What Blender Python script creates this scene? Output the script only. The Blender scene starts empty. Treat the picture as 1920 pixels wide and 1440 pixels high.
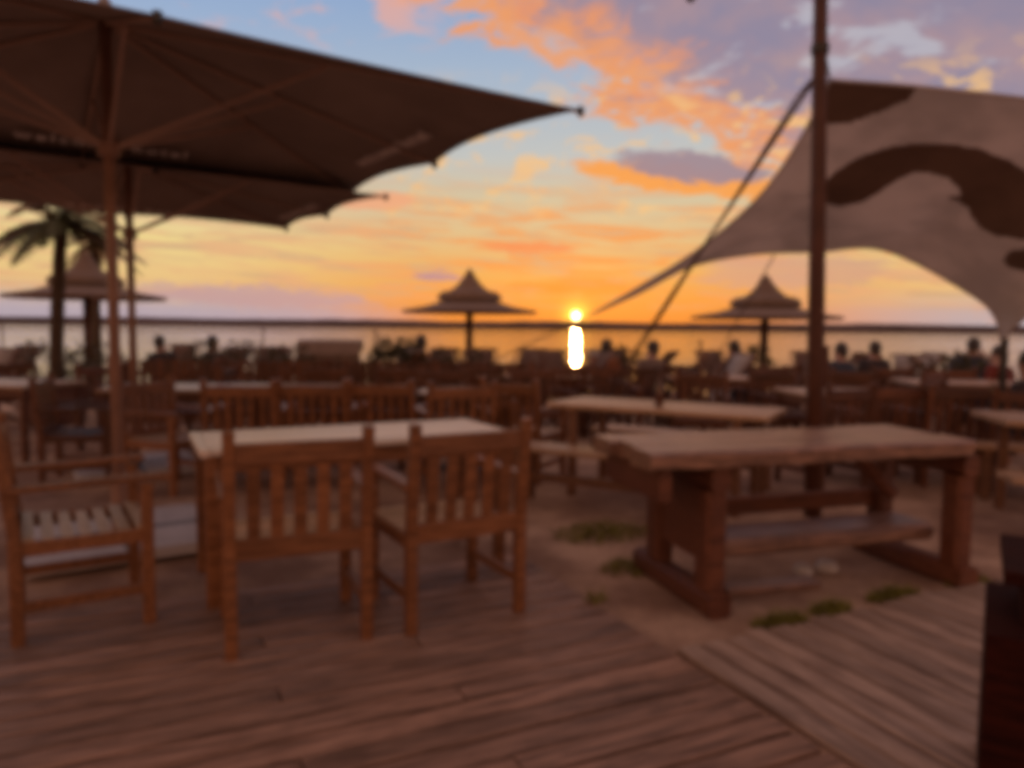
import bpy, math, random
from mathutils import Vector, Matrix, noise as mnoise
R = math.radians
rnd = random.Random(7)
scene = bpy.context.scene
col = scene.collection

# ------------------------------------------------------------------ camera
cam = bpy.data.cameras.new("camera"); camo = bpy.data.objects.new("camera", cam); col.objects.link(camo)
camo.location = (0, 0, 1.32)
camo.rotation_euler = (Matrix.Rotation(R(90 - 4.25), 3, 'X') @ Matrix.Rotation(R(0.57), 3, 'Z')).to_euler()
cam.sensor_width = 36; cam.lens = 1400 / 1920 * 36
cam.clip_start = 0.02; cam.clip_end = 30000
cam.dof.use_dof = True; cam.dof.focus_distance = 0.16; cam.dof.aperture_fstop = 16.5   # the photo is out of focus all over
scene.camera = camo
scene.cycles.pixel_filter_type = 'BLACKMAN_HARRIS'; scene.cycles.filter_width = 5.0
scene.view_settings.view_transform = 'Standard'; scene.view_settings.look = 'None'
scene.view_settings.exposure = 0.12; scene.view_settings.gamma = 1.0
scene.view_settings.use_curve_mapping = False
scene.cycles.use_denoising = True
scene.cycles.max_bounces = 8; scene.cycles.transparent_max_bounces = 16
scene.cycles.sample_clamp_indirect = 6

SUN_AZ, SUN_EL = R(4.83), R(1.02)       # azimuth measured from +Y towards +X
sd = Vector((math.sin(SUN_AZ) * math.cos(SUN_EL), math.cos(SUN_AZ) * math.cos(SUN_EL), math.sin(SUN_EL)))

def lin(r, g, b):
    f = lambda c: (c / 255 / 12.92) if c / 255 <= .04045 else ((c / 255 + .055) / 1.055) ** 2.4
    return (f(r), f(g), f(b), 1.0)

# ------------------------------------------------------------------ node helper
class NT:
    def __init__(s, tree):
        s.t = tree; s.t.nodes.clear()
    def n(s, kind, **kw):
        nd = s.t.nodes.new(kind)
        for k, v in kw.items(): setattr(nd, k, v)
        return nd
    def put(s, sock, v):
        if isinstance(v, bpy.types.NodeSocket): s.t.links.new(v, sock)
        else: sock.default_value = v
    def m(s, op, a, b=None, c=None):
        nd = s.n('ShaderNodeMath', operation=op); s.put(nd.inputs[0], a)
        if b is not None: s.put(nd.inputs[1], b)
        if c is not None: s.put(nd.inputs[2], c)
        return nd.outputs[0]
    def add(s, a, b): return s.m('ADD', a, b)
    def sub(s, a, b): return s.m('SUBTRACT', a, b)
    def mul(s, a, b): return s.m('MULTIPLY', a, b)
    def ss(s, x, lo, hi):
        nd = s.n('ShaderNodeMapRange', interpolation_type='SMOOTHSTEP')
        s.put(nd.inputs[0], x); nd.inputs[1].default_value = lo; nd.inputs[2].default_value = hi
        return nd.outputs[0]
    def gauss(s, x, w):
        q = s.m('DIVIDE', x, w); return s.m('EXPONENT', s.mul(s.mul(q, q), -1.0))
    def mix(s, f, a, b, mode='MIX'):
        nd = s.n('ShaderNodeMix', data_type='RGBA', blend_type=mode)
        s.put(nd.inputs[0], f); s.put(nd.inputs[6], a); s.put(nd.inputs[7], b)
        return nd.outputs[2]
    def ramp(s, f, stops, interp='LINEAR'):
        nd = s.n('ShaderNodeValToRGB'); r = nd.color_ramp; r.interpolation = interp
        while len(r.elements) < len(stops): r.elements.new(0.5)
        for e, (p, c) in zip(r.elements, stops): e.position = p
        for e, (p, c) in zip(r.elements, stops): e.color = c
        s.put(nd.inputs[0], f); return nd.outputs[0]
    def noise(s, v, scale, detail=4, rough=.5, dist=0, out=0):
        nd = s.n('ShaderNodeTexNoise'); s.put(nd.inputs['Vector'], v)
        nd.inputs['Scale'].default_value = scale; nd.inputs['Detail'].default_value = detail
        nd.inputs['Roughness'].default_value = rough; nd.inputs['Distortion'].default_value = dist
        return nd.outputs[out]
    def vec(s, x, y, z=0.0):
        nd = s.n('ShaderNodeCombineXYZ')
        s.put(nd.inputs[0], x); s.put(nd.inputs[1], y); s.put(nd.inputs[2], z); return nd.outputs[0]

# ------------------------------------------------------------------ sky
w = bpy.data.worlds.new("World"); scene.world = w; w.use_nodes = True
k = NT(w.node_tree)
gen = k.n('ShaderNodeTexCoord').outputs['Generated']
sep = k.n('ShaderNodeSeparateXYZ'); k.put(sep.inputs[0], gen)
X, Y, Z = sep.outputs
el = k.mul(k.m('ARCSINE', Z), 57.2958)
azr = k.m('ARCTAN2', X, Y)
az = k.mul(azr, 57.2958)
saz = k.mul(k.m('SINE', azr), 57.2958)                    # wraps smoothly behind
dotn = k.n('ShaderNodeVectorMath', operation='DOT_PRODUCT'); k.put(dotn.inputs[0], gen); dotn.inputs[1].default_value = sd
ang = k.mul(k.m('ARCCOSINE', k.m('MINIMUM', dotn.outputs['Value'], 0.9999999)), 57.2958)
e30 = k.m('DIVIDE', k.m('MAXIMUM', el, 0.0), 30.0)
near = k.ramp(e30, [(0, lin(222, 132, 66)), (.07, lin(228, 150, 76)), (.14, lin(226, 168, 96)), (.23, lin(216, 184, 134)),
                    (.33, lin(202, 190, 160)), (.42, lin(186, 190, 188)), (.62, lin(160, 178, 200)), (.82, lin(132, 160, 202)), (1, lin(118, 150, 200))])
side = k.ramp(e30, [(0, lin(176, 170, 178)), (.05, lin(188, 170, 170)), (.1, lin(228, 190, 132)), (.2, lin(232, 208, 142)),
                    (.3, lin(220, 196, 166)), (.45, lin(182, 186, 196)), (.7, lin(150, 172, 204)), (1, lin(118, 150, 200))])
back = k.ramp(e30, [(0, lin(196, 128, 92)), (.2, lin(230, 158, 112)), (.5, lin(224, 158, 120)), (1, lin(188, 148, 130))])
daz = k.m('ABSOLUTE', k.sub(az, 4.8))
base = k.mix(k.ss(daz, 9, 30), near, side)
base = k.mix(k.ss(daz, 60, 130), base, back)
base = k.mix(k.ss(el, 32, 80), base, lin(164, 140, 136))
# clouds: drifting on a plane overhead, so they flatten towards the horizon
den = k.add(k.m('MAXIMUM', Z, 0.0), 0.10)
pl = k.vec(k.m('DIVIDE', X, den), k.m('DIVIDE', Y, den))
n1 = k.noise(pl, 2.3, 9, .62, .5)
n2 = k.noise(pl, 6.5, 7, .6, .8)
n3 = k.noise(pl, 15, 6, .6, .6)
nb = k.sub(n1, .5); nc = k.add(k.sub(n2, .5), k.mul(k.sub(n3, .5), .5))
line = k.sub(k.add(el, k.mul(saz, .54)), 20.6)
field = k.add(line, k.add(k.mul(nb, 17), k.mul(nc, 11)))
# the band belongs to the west: it fades to scattered cloud behind
hi_a = k.ss(field, -1.2, 1.6)
bank_t = k.ss(k.add(line, k.mul(nb, 26)), -.5, 6.0)
c_or = k.mix(k.ss(nc, -.1, .12), lin(228, 148, 104), lin(206, 152, 138))
c_mv = k.mix(k.ss(nb, -.10, .14), lin(140, 130, 152), lin(166, 138, 146))
c_mv = k.mix(k.ss(el, 32, 60), c_mv, lin(176, 140, 128))
hi_c = k.mix(bank_t, c_or, c_mv)
vein = k.mul(k.ss(k.noise(pl, 4.2, 9, .62, 1.2), .53, .62), k.ss(line, 8.5, 3.0))
hi_c = k.mix(k.mul(vein, .8), hi_c, lin(234, 148, 98))
gap = k.mul(k.ss(k.noise(pl, 3.7, 5, .55, .3), .54, .62), .75)
hi_c = k.mix(k.mul(gap, k.ss(el, 9, 14)), hi_c, lin(184, 182, 192))
wt = k.m('SUBTRACT', 1.0, k.ss(daz, 70, 120))
hi_a = k.mul(hi_a, k.add(k.mul(wt, .7), .27))
sky = k.mix(hi_a, base, hi_c)
# orange rims where the high cloud thins
rim = k.mul(k.mul(k.gauss(k.sub(field, 1.3), 1.7), k.ss(k.mul(line, -1.0), -8, -1)), k.ss(daz, 60, 25))
sky = k.mix(k.mul(rim, .85), sky, lin(236, 156, 98))
# small puffs between
puff = k.mul(k.ss(k.noise(k.vec(k.mul(az, .20), k.mul(el, .42)), 1.6, 7, .62, .7), .52, .60), k.mul(k.ss(el, 7.0, 9), k.ss(el, 19, 15)))
sky = k.mix(k.mul(puff, .8), sky, lin(238, 190, 130))
pk = k.mul(k.ss(k.noise(pl, 5.0, 8, .6, .5), .50, .60), k.mul(k.ss(az, -4, -9), k.ss(el, 18, 22)))
sky = k.mix(k.mul(pk, .75), sky, lin(228, 168, 150))
# long flat streaks low down
sv = k.vec(k.mul(az, .045), k.mul(k.add(el, k.mul(az, .05)), .62))
st = k.noise(sv, 2.4, 7, .6, .9)
stA = k.mul(k.ss(st, .44, .57), k.mul(k.ss(el, 1.0, 2.6), k.ss(el, 13, 6.5)))
stc = k.mix(k.ss(daz, 4, 24), lin(236, 146, 78), lin(222, 168, 128))
stc = k.mix(k.ss(k.noise(sv, 5.0, 4), .5, .6), stc, lin(200, 162, 128))
sky = k.mix(k.mul(stA, .8), sky, stc)
def blob(a0, e0, ra, re, slope, colr, amt, wob=3.0):
    da = k.sub(az, a0); de = k.add(k.sub(k.sub(el, e0), k.mul(da, slope)), k.mul(nc, wob))
    q = k.add(k.m('POWER', k.m('ABSOLUTE', k.m('DIVIDE', da, ra)), 2.0), k.m('POWER', k.m('ABSOLUTE', k.m('DIVIDE', de, re)), 2.0))
    return k.mix(k.mul(k.ss(k.add(q, k.mul(nb, 2.2)), 1.15, .45), amt), sky, colr)
sky = blob(12.5, 10.9, 8.5, 1.0, -.15, lin(240, 158, 84), 1.0, 2)
sky = blob(13.0, 11.8, 6.0, .95, -.15, lin(150, 130, 142), .95, 2)
sky = blob(-5.6, 3.9, 2.1, .38, 0, lin(172, 132, 146), .9, 1)
sky = blob(1.5, 6.1, 4.0, .45, -.03, lin(232, 138, 90), .9, 1.5)
sky = blob(5.0, 3.2, 6.0, .6, 0, lin(238, 136, 62), .6, 2)
sky = blob(20.0, 4.2, 7.0, 1.4, 0, lin(200, 152, 134), .7, 2)
sky = blob(-19.0, 2.1, 9.0, .8, -.03, lin(186, 152, 156), .85, 2)
sky = blob(-10.5, 9.2, 3.4, .7, .08, lin(232, 164, 128), .8, 2)
# low lilac bank along the left horizon
lowb = k.mul(k.ss(k.add(el, k.mul(nc, 3.0)), 1.7, .9), k.ss(az, -4, -16))
sky = k.mix(k.mul(lowb, .8), sky, lin(174, 160, 172))
hsv = k.n('ShaderNodeHueSaturation'); hsv.inputs['Saturation'].default_value = 1.02; hsv.inputs['Value'].default_value = .93; k.put(hsv.inputs['Color'], sky); sky = hsv.outputs[0]
# glow round the setting sun
sky = k.mix(1.0, sky, k.mix(1.0, lin(255, 150, 30), k.vec(*[k.mul(k.gauss(ang, 3.5), .05)] * 3), 'MULTIPLY'), 'ADD')
sky = k.mix(1.0, sky, k.mix(1.0, (1.0, .62, .06, 1), k.vec(*[k.mul(k.gauss(ang, .85), 1.1)] * 3), 'MULTIPLY'), 'ADD')
sky = k.mix(1.0, sky, k.mix(1.0, (1.0, .80, .35, 1), k.vec(*[k.mul(k.ss(ang, .33, .2), 9.0)] * 3), 'MULTIPLY'), 'ADD')
# below the horizon nothing is seen: dim ground tone
sky = k.mix(k.ss(el, -.2, -1.2), sky, lin(110, 90, 80))
bg = k.n('ShaderNodeBackground'); k.put(bg.inputs[0], sky); bg.inputs[1].default_value = 1.0
nis = k.n('ShaderNodeTexSky', sky_type='NISHITA'); nis.sun_disc = False
nis.sun_elevation = SUN_EL; nis.sun_rotation = SUN_AZ
bg2 = k.n('ShaderNodeBackground'); k.put(bg2.inputs[0], nis.outputs[0]); bg2.inputs[1].default_value = 0.012
ad = k.n('ShaderNodeAddShader'); k.put(ad.inputs[0], bg.outputs[0]); k.put(ad.inputs[1], bg2.outputs[0])
wo = k.n('ShaderNodeOutputWorld'); k.put(wo.inputs[0], ad.outputs[0])

# ------------------------------------------------------------------ sun
sl = bpy.data.lights.new("sun", 'SUN'); sl.energy = 0.1; sl.angle = R(.5); sl.color = (1.0, .52, .18)
so = bpy.data.objects.new("sun", sl); col.objects.link(so)
so.rotation_euler = sd.to_track_quat('Z', 'Y').to_euler()

# ------------------------------------------------------------------ materials
def mat(name, rough=.6, spec=.5, metal=0.0):
    m = bpy.data.materials.new(name); m.use_nodes = True
    t = NT(m.node_tree)
    b = t.n('ShaderNodeBsdfPrincipled'); o = t.n('ShaderNodeOutputMaterial')
    b.inputs['Roughness'].default_value = rough; b.inputs['Metallic'].default_value = metal
    b.inputs['Specular IOR Level'].default_value = spec
    t.put(o.inputs[0], b.outputs[0]); return m, t, b, o
def bump(t, b, h, dist=.01, strength=.5):
    bp = t.n('ShaderNodeBump'); bp.inputs['Strength'].default_value = strength; bp.inputs['Distance'].default_value = dist
    t.put(bp.inputs['Height'], h); t.put(b.inputs['Normal'], bp.outputs[0])
def wood(name, c1, c2, rough=.5, stretch=(1.5, 22, 22), var=.35, scale=3.0, spec=.5):
    m, t, b, o = mat(name, rough, spec)
    tc = t.n('ShaderNodeTexCoord').outputs['Object']
    oi = t.n('ShaderNodeObjectInfo')
    mp = t.n('ShaderNodeMapping'); t.put(mp.inputs[0], tc); mp.inputs['Scale'].default_value = stretch
    off = t.n('ShaderNodeVectorMath', operation='ADD'); t.put(off.inputs[0], mp.outputs[0])
    t.put(off.inputs[1], t.vec(t.mul(oi.outputs['Random'], 37.0), t.mul(oi.outputs['Random'], 11.0), 0.0))
    g = t.noise(off.outputs[0], scale, 8, .65, .6)
    blot = t.noise(tc, 4.0, 5, .6)
    c = t.mix(t.ss(g, .35, .65), c1, c2)
    c = t.mix(t.mul(t.ss(blot, .5, .72), .5), c, c1)
    v = t.add(1.0 - var / 2, t.mul(oi.outputs['Random'], var))
    c = t.mix(1.0, c, t.vec(v, v, v), 'MULTIPLY')
    t.put(b.inputs['Base Color'], c)
    t.put(b.inputs['Roughness'], t.add(rough - .1, t.mul(g, .22)))
    bump(t, b, g, .004, .6); return m
def plain(name, c, rough=.7, var=.25, scale=8, spec=.4, metal=0.0, bd=.003):
    m, t, b, o = mat(name, rough, spec, metal)
    tc = t.n('ShaderNodeTexCoord').outputs['Object']
    n = t.noise(tc, scale, 6, .6)
    lo = tuple(x * (1 - var) for x in c[:3]) + (1,)
    t.put(b.inputs['Base Color'], t.mix(t.ss(n, .35, .65), lo, c)); bump(t, b, n, bd, .4); return m
def cloth(name, c, trans=.3, tc_=None, rough=.9):
    m, t, b, o = mat(name, rough, .2)
    tc = t.n('ShaderNodeTexCoord').outputs['Object']
    n = t.noise(tc, 1.6, 6, .6)
    lo = tuple(x * .8 for x in c[:3]) + (1,)
    cc = t.mix(t.ss(n, .35, .65), lo, c); t.put(b.inputs['Base Color'], cc)
    bump(t, b, t.noise(tc, 220, 2), .001, .3)
    tr = t.n('ShaderNodeBsdfTranslucent'); t.put(tr.inputs[0], tc_ if tc_ else cc)
    mx = t.n('ShaderNodeMixShader'); mx.inputs[0].default_value = trans
    t.put(mx.inputs[1], b.outputs[0]); t.put(mx.inputs[2], tr.outputs[0]); t.put(o.inputs[0], mx.outputs[0]); return m

M = {}
M['teak'] = wood('teak', (.13, .045, .014, 1), (.32, .13, .05, 1), .45)
M['teak_top'] = wood('sky_sheen_teak_top', (.72, .56, .44, 1), (.90, .76, .62, 1), .32, spec=.8)  # base colour paled to hold the sky's grazing reflection on the top
M['teak_dark'] = wood('shaded_far_teak', (.060, .018, .008, 1), (.17, .062, .026, 1), .5, var=.7)  # teak darkened for farther furniture, its backlit shade put into the colour
M['teak_seat'] = wood('worn_teak_slat', (.42, .28, .17, 1), (.64, .46, .31, 1), .42)
M['oldwood'] = wood('weathered_brown_wood', (.075, .022, .010, 1), (.19, .065, .030, 1), .6)
M['oldtop'] = wood('weathered_table_plank', (.085, .042, .028, 1), (.37, .205, .14, 1), .34, spec=.8)
M['deck'] = wood('deck_board', (.11, .058, .036, 1), (.38, .225, .155, 1), .6, (1.0, 16, 16), .6, 3.0)
M['deck2'] = wood('grey_deck_board', (.17, .11, .08, 1), (.48, .345, .265, 1), .55, (1.0, 16, 16), .35, 3.0)
M['dark'] = wood('dark_stained_wood', (.018, .004, .003, 1), (.045, .010, .006, 1), .85, spec=.1)
M['brown'] = wood('brown_bench_wood', (.12, .05, .025, 1), (.26, .12, .06, 1), .42, spec=.6)
M['pole'] = plain('brown_painted_metal', (.34, .19, .13, 1), .4, .2)
M['rib'] = plain('pale_brown_rib', (.50, .34, .26, 1), .5, .1)
M['mast'] = plain('mast_wood', (.10, .036, .02, 1), .55, .3)
M['metal'] = plain('dark_metal', (.06, .055, .05, 1), .4, .2, metal=.6)
M['fab'] = cloth('brown_parasol_fabric', (.36, .29, .25, 1), .10)
M['sail'] = cloth('sail_fabric', (.82, .74, .68, 1), .54)
M['sailp'] = cloth('sail_print', (.27, .19, .155, 1), .15)
M['letter'] = plain('letter_print', (.97, .93, .90, 1), .8, .05)
M['concrete'] = plain('pale_concrete', (.62, .57, .55, 1), .8, .2, 5)
M['trunk'] = plain('palm_trunk_bark', (.09, .055, .03, 1), .9, .4, 14, bd=.02)
M['frond'] = plain('palm_frond_green', (.085, .085, .028, 1), .6, .4, 10)
M['frond2'] = plain('palm_frond_dry', (.20, .12, .04, 1), .7, .4, 10)
M['leaf'] = plain('shrub_leaf', (.09, .075, .03, 1), .6, .5, 6)
M['grass'] = plain('weed_green', (.24, .22, .04, 1), .6, .4, 9)
M['reed'] = wood('reed_thatch', (.12, .075, .05, 1), (.26, .17, .12, 1), .8, (20, 20, 2), .2)
M['skin'] = plain('skin', (.42, .24, .17, 1), .5, .1)
M['hair'] = plain('dark_hair', (.035, .02, .012, 1), .5, .3, 30)
M['canvas'] = cloth('pale_canvas', (.55, .48, .44, 1), .25)
M['stripe'] = cloth('brown_canvas', (.22, .14, .11, 1), .25)
M['orange'] = cloth('orange_cushion', (.75, .22, .06, 1), .2)
M['glass'] = plain('brown_glass', (.10, .03, .01, 1), .1, .2, spec=.8)
M['rope'] = plain('brown_strap', (.13, .07, .05, 1), .8)
M['white'] = plain('white_enamel', (.7, .66, .6, 1), .3)
M['bulb'] = plain('dark_bulb', (.05, .04, .035, 1), .2)
def coloth(name, c): M[name] = plain(name, c, .9, .3, 12)
coloth('shirt_dark', (.05, .04, .045, 1)); coloth('shirt_blue', (.05, .06, .09, 1)); coloth('shirt_rust', (.35, .12, .05, 1))
coloth('shirt_pale', (.20, .14, .12, 1)); coloth('trousers', (.05, .05, .07, 1)); coloth('shirt_red', (.16, .03, .02, 1))

# ------------------------------------------------------------------ mesh helpers
class MB:
    def __init__(s): s.v = []; s.f = []; s.mi = []
    def addm(s, vs, fs, mi=0):
        o = len(s.v); s.v += [tuple(p) for p in vs]; s.f += [tuple(i + o for i in f) for f in fs]; s.mi += [mi] * len(fs); return s
    def box(s, c, d, rz=0, mi=0, bev=0.0):
        x, y, z = d[0] / 2, d[1] / 2, d[2] / 2
        m = Matrix.Rotation(rz, 3, 'Z'); c = Vector(c)
        vs = [c + m @ Vector((i * x, j * y, l * z)) for l in (-1, 1) for j in (-1, 1) for i in (-1, 1)]
        return s.addm(vs, [(0, 2, 3, 1), (4, 5, 7, 6), (0, 1, 5, 4), (2, 6, 7, 3), (0, 4, 6, 2), (1, 3, 7, 5)], mi)
    def beam(s, p, q, w, h, up=(0, 0, 1), mi=0, ch=.12):
        p = Vector(p); q = Vector(q); d = (q - p).normalized(); u = Vector(up)
        if abs(d.dot(u)) > .95: u = Vector((0, 1, 0))
        sx = d.cross(u).normalized(); uz = sx.cross(d)
        c = min(w, h) * ch; a, b = w / 2, h / 2
        prof = [(-a + c, -b), (a - c, -b), (a, -b + c), (a, b - c), (a - c, b), (-a + c, b), (-a, b - c), (-a, -b + c)]
        vs = [e + sx * x + uz * y for e in (p, q) for x, y in prof]
        n = 8
        fs = [(i, (i + 1) % n, n + (i + 1) % n, n + i) for i in range(n)] + [tuple(range(n - 1, -1, -1)), tuple(range(n, 2 * n))]
        return s.addm(vs, fs, mi)
    def tube(s, pts, rad, n=8, mi=0):
        pts = [Vector(p) for p in pts]
        if not isinstance(rad, (list, tuple)): rad = [rad] * len(pts)
        vs = []; ref = None
        for i, p in enumerate(pts):
            d = (pts[min(i + 1, len(pts) - 1)] - pts[max(i - 1, 0)]).normalized()
            if ref is None: ref = d.cross(Vector((0, 0, 1)) if abs(d.z) < .9 else Vector((1, 0, 0))).normalized()
            ref = (ref - d * ref.dot(d)).normalized(); b = d.cross(ref)
            vs += [p + (ref * math.cos(2 * math.pi * j / n) + b * math.sin(2 * math.pi * j / n)) * rad[i] for j in range(n)]
        fs = []
        for i in range(len(pts) - 1):
            fs += [(i * n + j, i * n + (j + 1) % n, (i + 1) * n + (j + 1) % n, (i + 1) * n + j) for j in range(n)]
        fs += [tuple(range(n - 1, -1, -1)), tuple(range((len(pts) - 1) * n, len(pts) * n))]
        return s.addm(vs, fs, mi)
    def lathe(s, prof, n=24, c=(0, 0, 0), mi=0, wob=0.0):
        vs = []
        for r, z in prof:
            vs += [(c[0] + r * (1 + wob * math.sin(j * 2.7 + z * 9)) * math.cos(2 * math.pi * j / n), c[1] + r * (1 + wob * math.sin(j * 2.7 + z * 9)) * math.sin(2 * math.pi * j / n), c[2] + z) for j in range(n)]
        fs = []
        for i in range(len(prof) - 1):
            fs += [(i * n + j, i * n + (j + 1) % n, (i + 1) * n + (j + 1) % n, (i + 1) * n + j) for j in range(n)]
        fs += [tuple(range(n - 1, -1, -1)), tuple(range((len(prof) - 1) * n, len(prof) * n))]
        return s.addm(vs, fs, mi)
    def build(s, name, material, parent=None, smooth=False, loc=None):
        me = bpy.data.meshes.new(name); me.from_pydata(s.v, [], s.f)
        ms = material if isinstance(material, (list, tuple)) else [material]
        for m_ in ms: me.materials.append(m_)
        if len(ms) > 1: me.polygons.foreach_set('material_index', s.mi)
        if smooth: me.polygons.foreach_set('use_smooth', [True] * len(me.polygons))
        me.update()
        o = bpy.data.objects.new(name, me); col.objects.link(o)
        if parent: o.parent = parent
        if loc: o.location = loc
        return o
def tag(o, label=None, cat=None, group=None, kind=None):
    if label: o['label'] = label
    if cat: o['category'] = cat
    if group: o['group'] = group
    if kind: o['kind'] = kind
    return o
def empty(name, loc=(0, 0, 0), rz=0):
    o = bpy.data.objects.new(name, None); o.empty_display_size = .2; col.objects.link(o)
    o.location = loc; o.rotation_euler.z = rz; return o
kids = {}
def children(o): return [c for c in bpy.data.objects if c.parent == o]
def tree_of(o): return (o, [tree_of(c) for c in children(o)])
def copy_tree(t, parent=None):
    o, ch = t
    c = o.copy(); col.objects.link(c)
    if parent: c.parent = parent
    for x in ch: copy_tree(x, c)
    return c

E1 = Vector((math.cos(R(25)), math.sin(R(25)), 0)); E2 = Vector((-math.sin(R(25)), math.cos(R(25)), 0))
GZ = -.03
def gz(x, y):
    if y < 13.5: return GZ
    if y < 17: return GZ - .57 * ((y - 13.5) / 3.5)
    return max(-.60 - (y - 17) * .055, -2.2)

# ------------------------------------------------------------------ ground, water, far shore
xs = [-320, -160, -80, -45] + [-30 + i * .75 for i in range(81)] + [45, 80, 160, 320]
ys = [-60, -30, -12, -5] + [-3 + i * .5 for i in range(74)] + [40, 50]
g = MB()
for y in ys:
    for x in xs:
        z = gz(x, y)
        if y > 5: z += .018 * mnoise.noise(Vector((x * .8, y * .8, 0))) + (.06 * mnoise.noise(Vector((x * .35, y * .35, 3))) if y > 14 else 0)
        g.v.append((x, y, z))
nx = len(xs)
g.f = [(j * nx + i, j * nx + i + 1, (j + 1) * nx + i + 1, (j + 1) * nx + i) for j in range(len(ys) - 1) for i in range(nx - 1)]
g.mi = [0] * len(g.f)
m, t, b, o = mat('sand', .9, .3); tc = t.n('ShaderNodeTexCoord').outputs['Object']
n = t.noise(tc, 1.3, 8, .65); nf = t.noise(tc, 30, 5, .7)
c = t.mix(t.ss(n, .35, .68), (.26, .15, .10, 1), (.58, .39, .27, 1)); c = t.mix(t.mul(t.ss(nf, .5, .7), .4), c, (.14, .09, .07, 1))
t.put(b.inputs['Base Color'], c); bump(t, b, t.add(nf, t.mul(n, 2.0)), .02, .6); M['sand'] = m
tag(g.build('ground', m, smooth=True), kind='structure')

m, t, b, o = mat('lake_water', .03, .5); tc = t.n('ShaderNodeTexCoord').outputs['Object']
t.put(b.inputs['Base Color'], (.03, .04, .045, 1)); b.inputs['IOR'].default_value = 1.33
mp = t.n('ShaderNodeMapping'); t.put(mp.inputs[0], tc); mp.inputs['Scale'].default_value = (.05, 1.2, 1)
mb_ = t.n('ShaderNodeMapping'); t.put(mb_.inputs[0], tc); mb_.inputs['Scale'].default_value = (.05, .5, 1)
band = t.ss(t.noise(mb_.outputs[0], .06, 5, .6), .42, .60)      # ripples come in patches, calmer water between
bp = t.n('ShaderNodeBump'); bp.inputs['Distance'].default_value = .10
t.put(bp.inputs['Height'], t.add(t.noise(mp.outputs[0], .7, 6, .6), t.mul(t.noise(mp.outputs[0], .07, 3, .5), 3.0)))
t.put(bp.inputs['Strength'], t.add(.35, t.mul(band, .55))); t.put(b.inputs['Normal'], bp.outputs[0])
t.put(b.inputs['Roughness'], t.add(.02, t.mul(band, .05)))
wmb = MB(); wys = [22, 30, 60, 150, 500, 1500, 4000, 4400]; wxs = [-6000, -2000, -600, -150, -40, 0, 40, 150, 600, 2000, 6000]
wmb.v = [(x, y, -1.05) for y in wys for x in wxs]; q = len(wxs)
wmb.f = [(j * q + i, j * q + i + 1, (j + 1) * q + i + 1, (j + 1) * q + i) for j in range(len(wys) - 1) for i in range(q - 1)]; wmb.mi = [0] * len(wmb.f)
tag(wmb.build('water', m), kind='structure')

fs_ = MB(); N = 260
for i in range(N + 1):
    x = -6500 + 13000 * i / N
    h = 44 + 8 * mnoise.noise(Vector((x * .0016, 0, 0))) + 5 * mnoise.noise(Vector((x * .009, 5, 0))) + 2.5 * mnoise.noise(Vector((x * .04, 9, 0)))
    h += 6 * max(0, (x - 300) / 3500)
    for y, z in ((4050, -2), (4060, h * .55), (4140, h * .9), (4400, h), (5200, h * .8)): fs_.v.append((x, y, z))
fs_.f = [(i * 5 + j, (i + 1) * 5 + j, (i + 1) * 5 + j + 1, i * 5 + j + 1) for i in range(N) for j in range(4)]; fs_.mi = [0] * len(fs_.f)
m = plain('far_shore_woods', (.13, .085, .08, 1), 1.0, .3, .004); tag(fs_.build('far_shore', m), kind='structure')  # haze of distance is mixed into the woods' base colour

# ------------------------------------------------------------------ decking
dk = empty('timber_deck'); dk['kind'] = 'structure'
PW, GAPW = .110, .016
meshes = {}
def board_mesh(L, mk):
    L = round(L, 2); key = (L, mk)
    if key not in meshes:
        b_ = MB(); b_.beam((-L / 2, 0, -.0125), (L / 2, 0, -.0125), PW, .025, ch=.14)
        ob = b_.build('deck_board', M[mk]); meshes[key] = ob.data; bpy.data.objects.remove(ob)
    return meshes[key]
def board(a0, a1, bb, alongE1, mk, par):
    L = a1 - a0 - .006; mid = (a0 + a1) / 2
    o = bpy.data.objects.new('deck_board', board_mesh(L, mk)); col.objects.link(o); o.parent = par
    p = (E1 * mid + E2 * bb) if alongE1 else (E1 * bb + E2 * mid)
    o.location = (p.x, p.y, rnd.uniform(-.0025, .0015)); o.rotation_euler = (rnd.uniform(-.008, .008), 0, R(25 if alongE1 else 115) + rnd.uniform(-.0012, .0012))
bb = -1.2; row = 0
while bb < 3.95:
    cuts = [-7.6, [-4.1, -3.1, -4.9, -2.5][row % 4], [-.9, .35, -1.6, .95][(row * 3) % 4], 1.865]
    for a0, a1 in zip(cuts, cuts[1:]): board(a0, a1, bb, True, 'deck', dk)
    bb += PW + GAPW; row += 1
dk2 = empty('raised_timber_platform'); dk2['kind'] = 'structure'
aa = 1.965; row = 0
while aa < 5.2:
    e_ = 2.46 + rnd.uniform(-.03, .03)
    for a0, a1 in ((-1.6, [.35, .9][row % 2]), ([.35, .9][row % 2], e_)): board(a0, a1, aa, False, 'deck2', dk2)
    aa += PW + GAPW; row += 1

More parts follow.
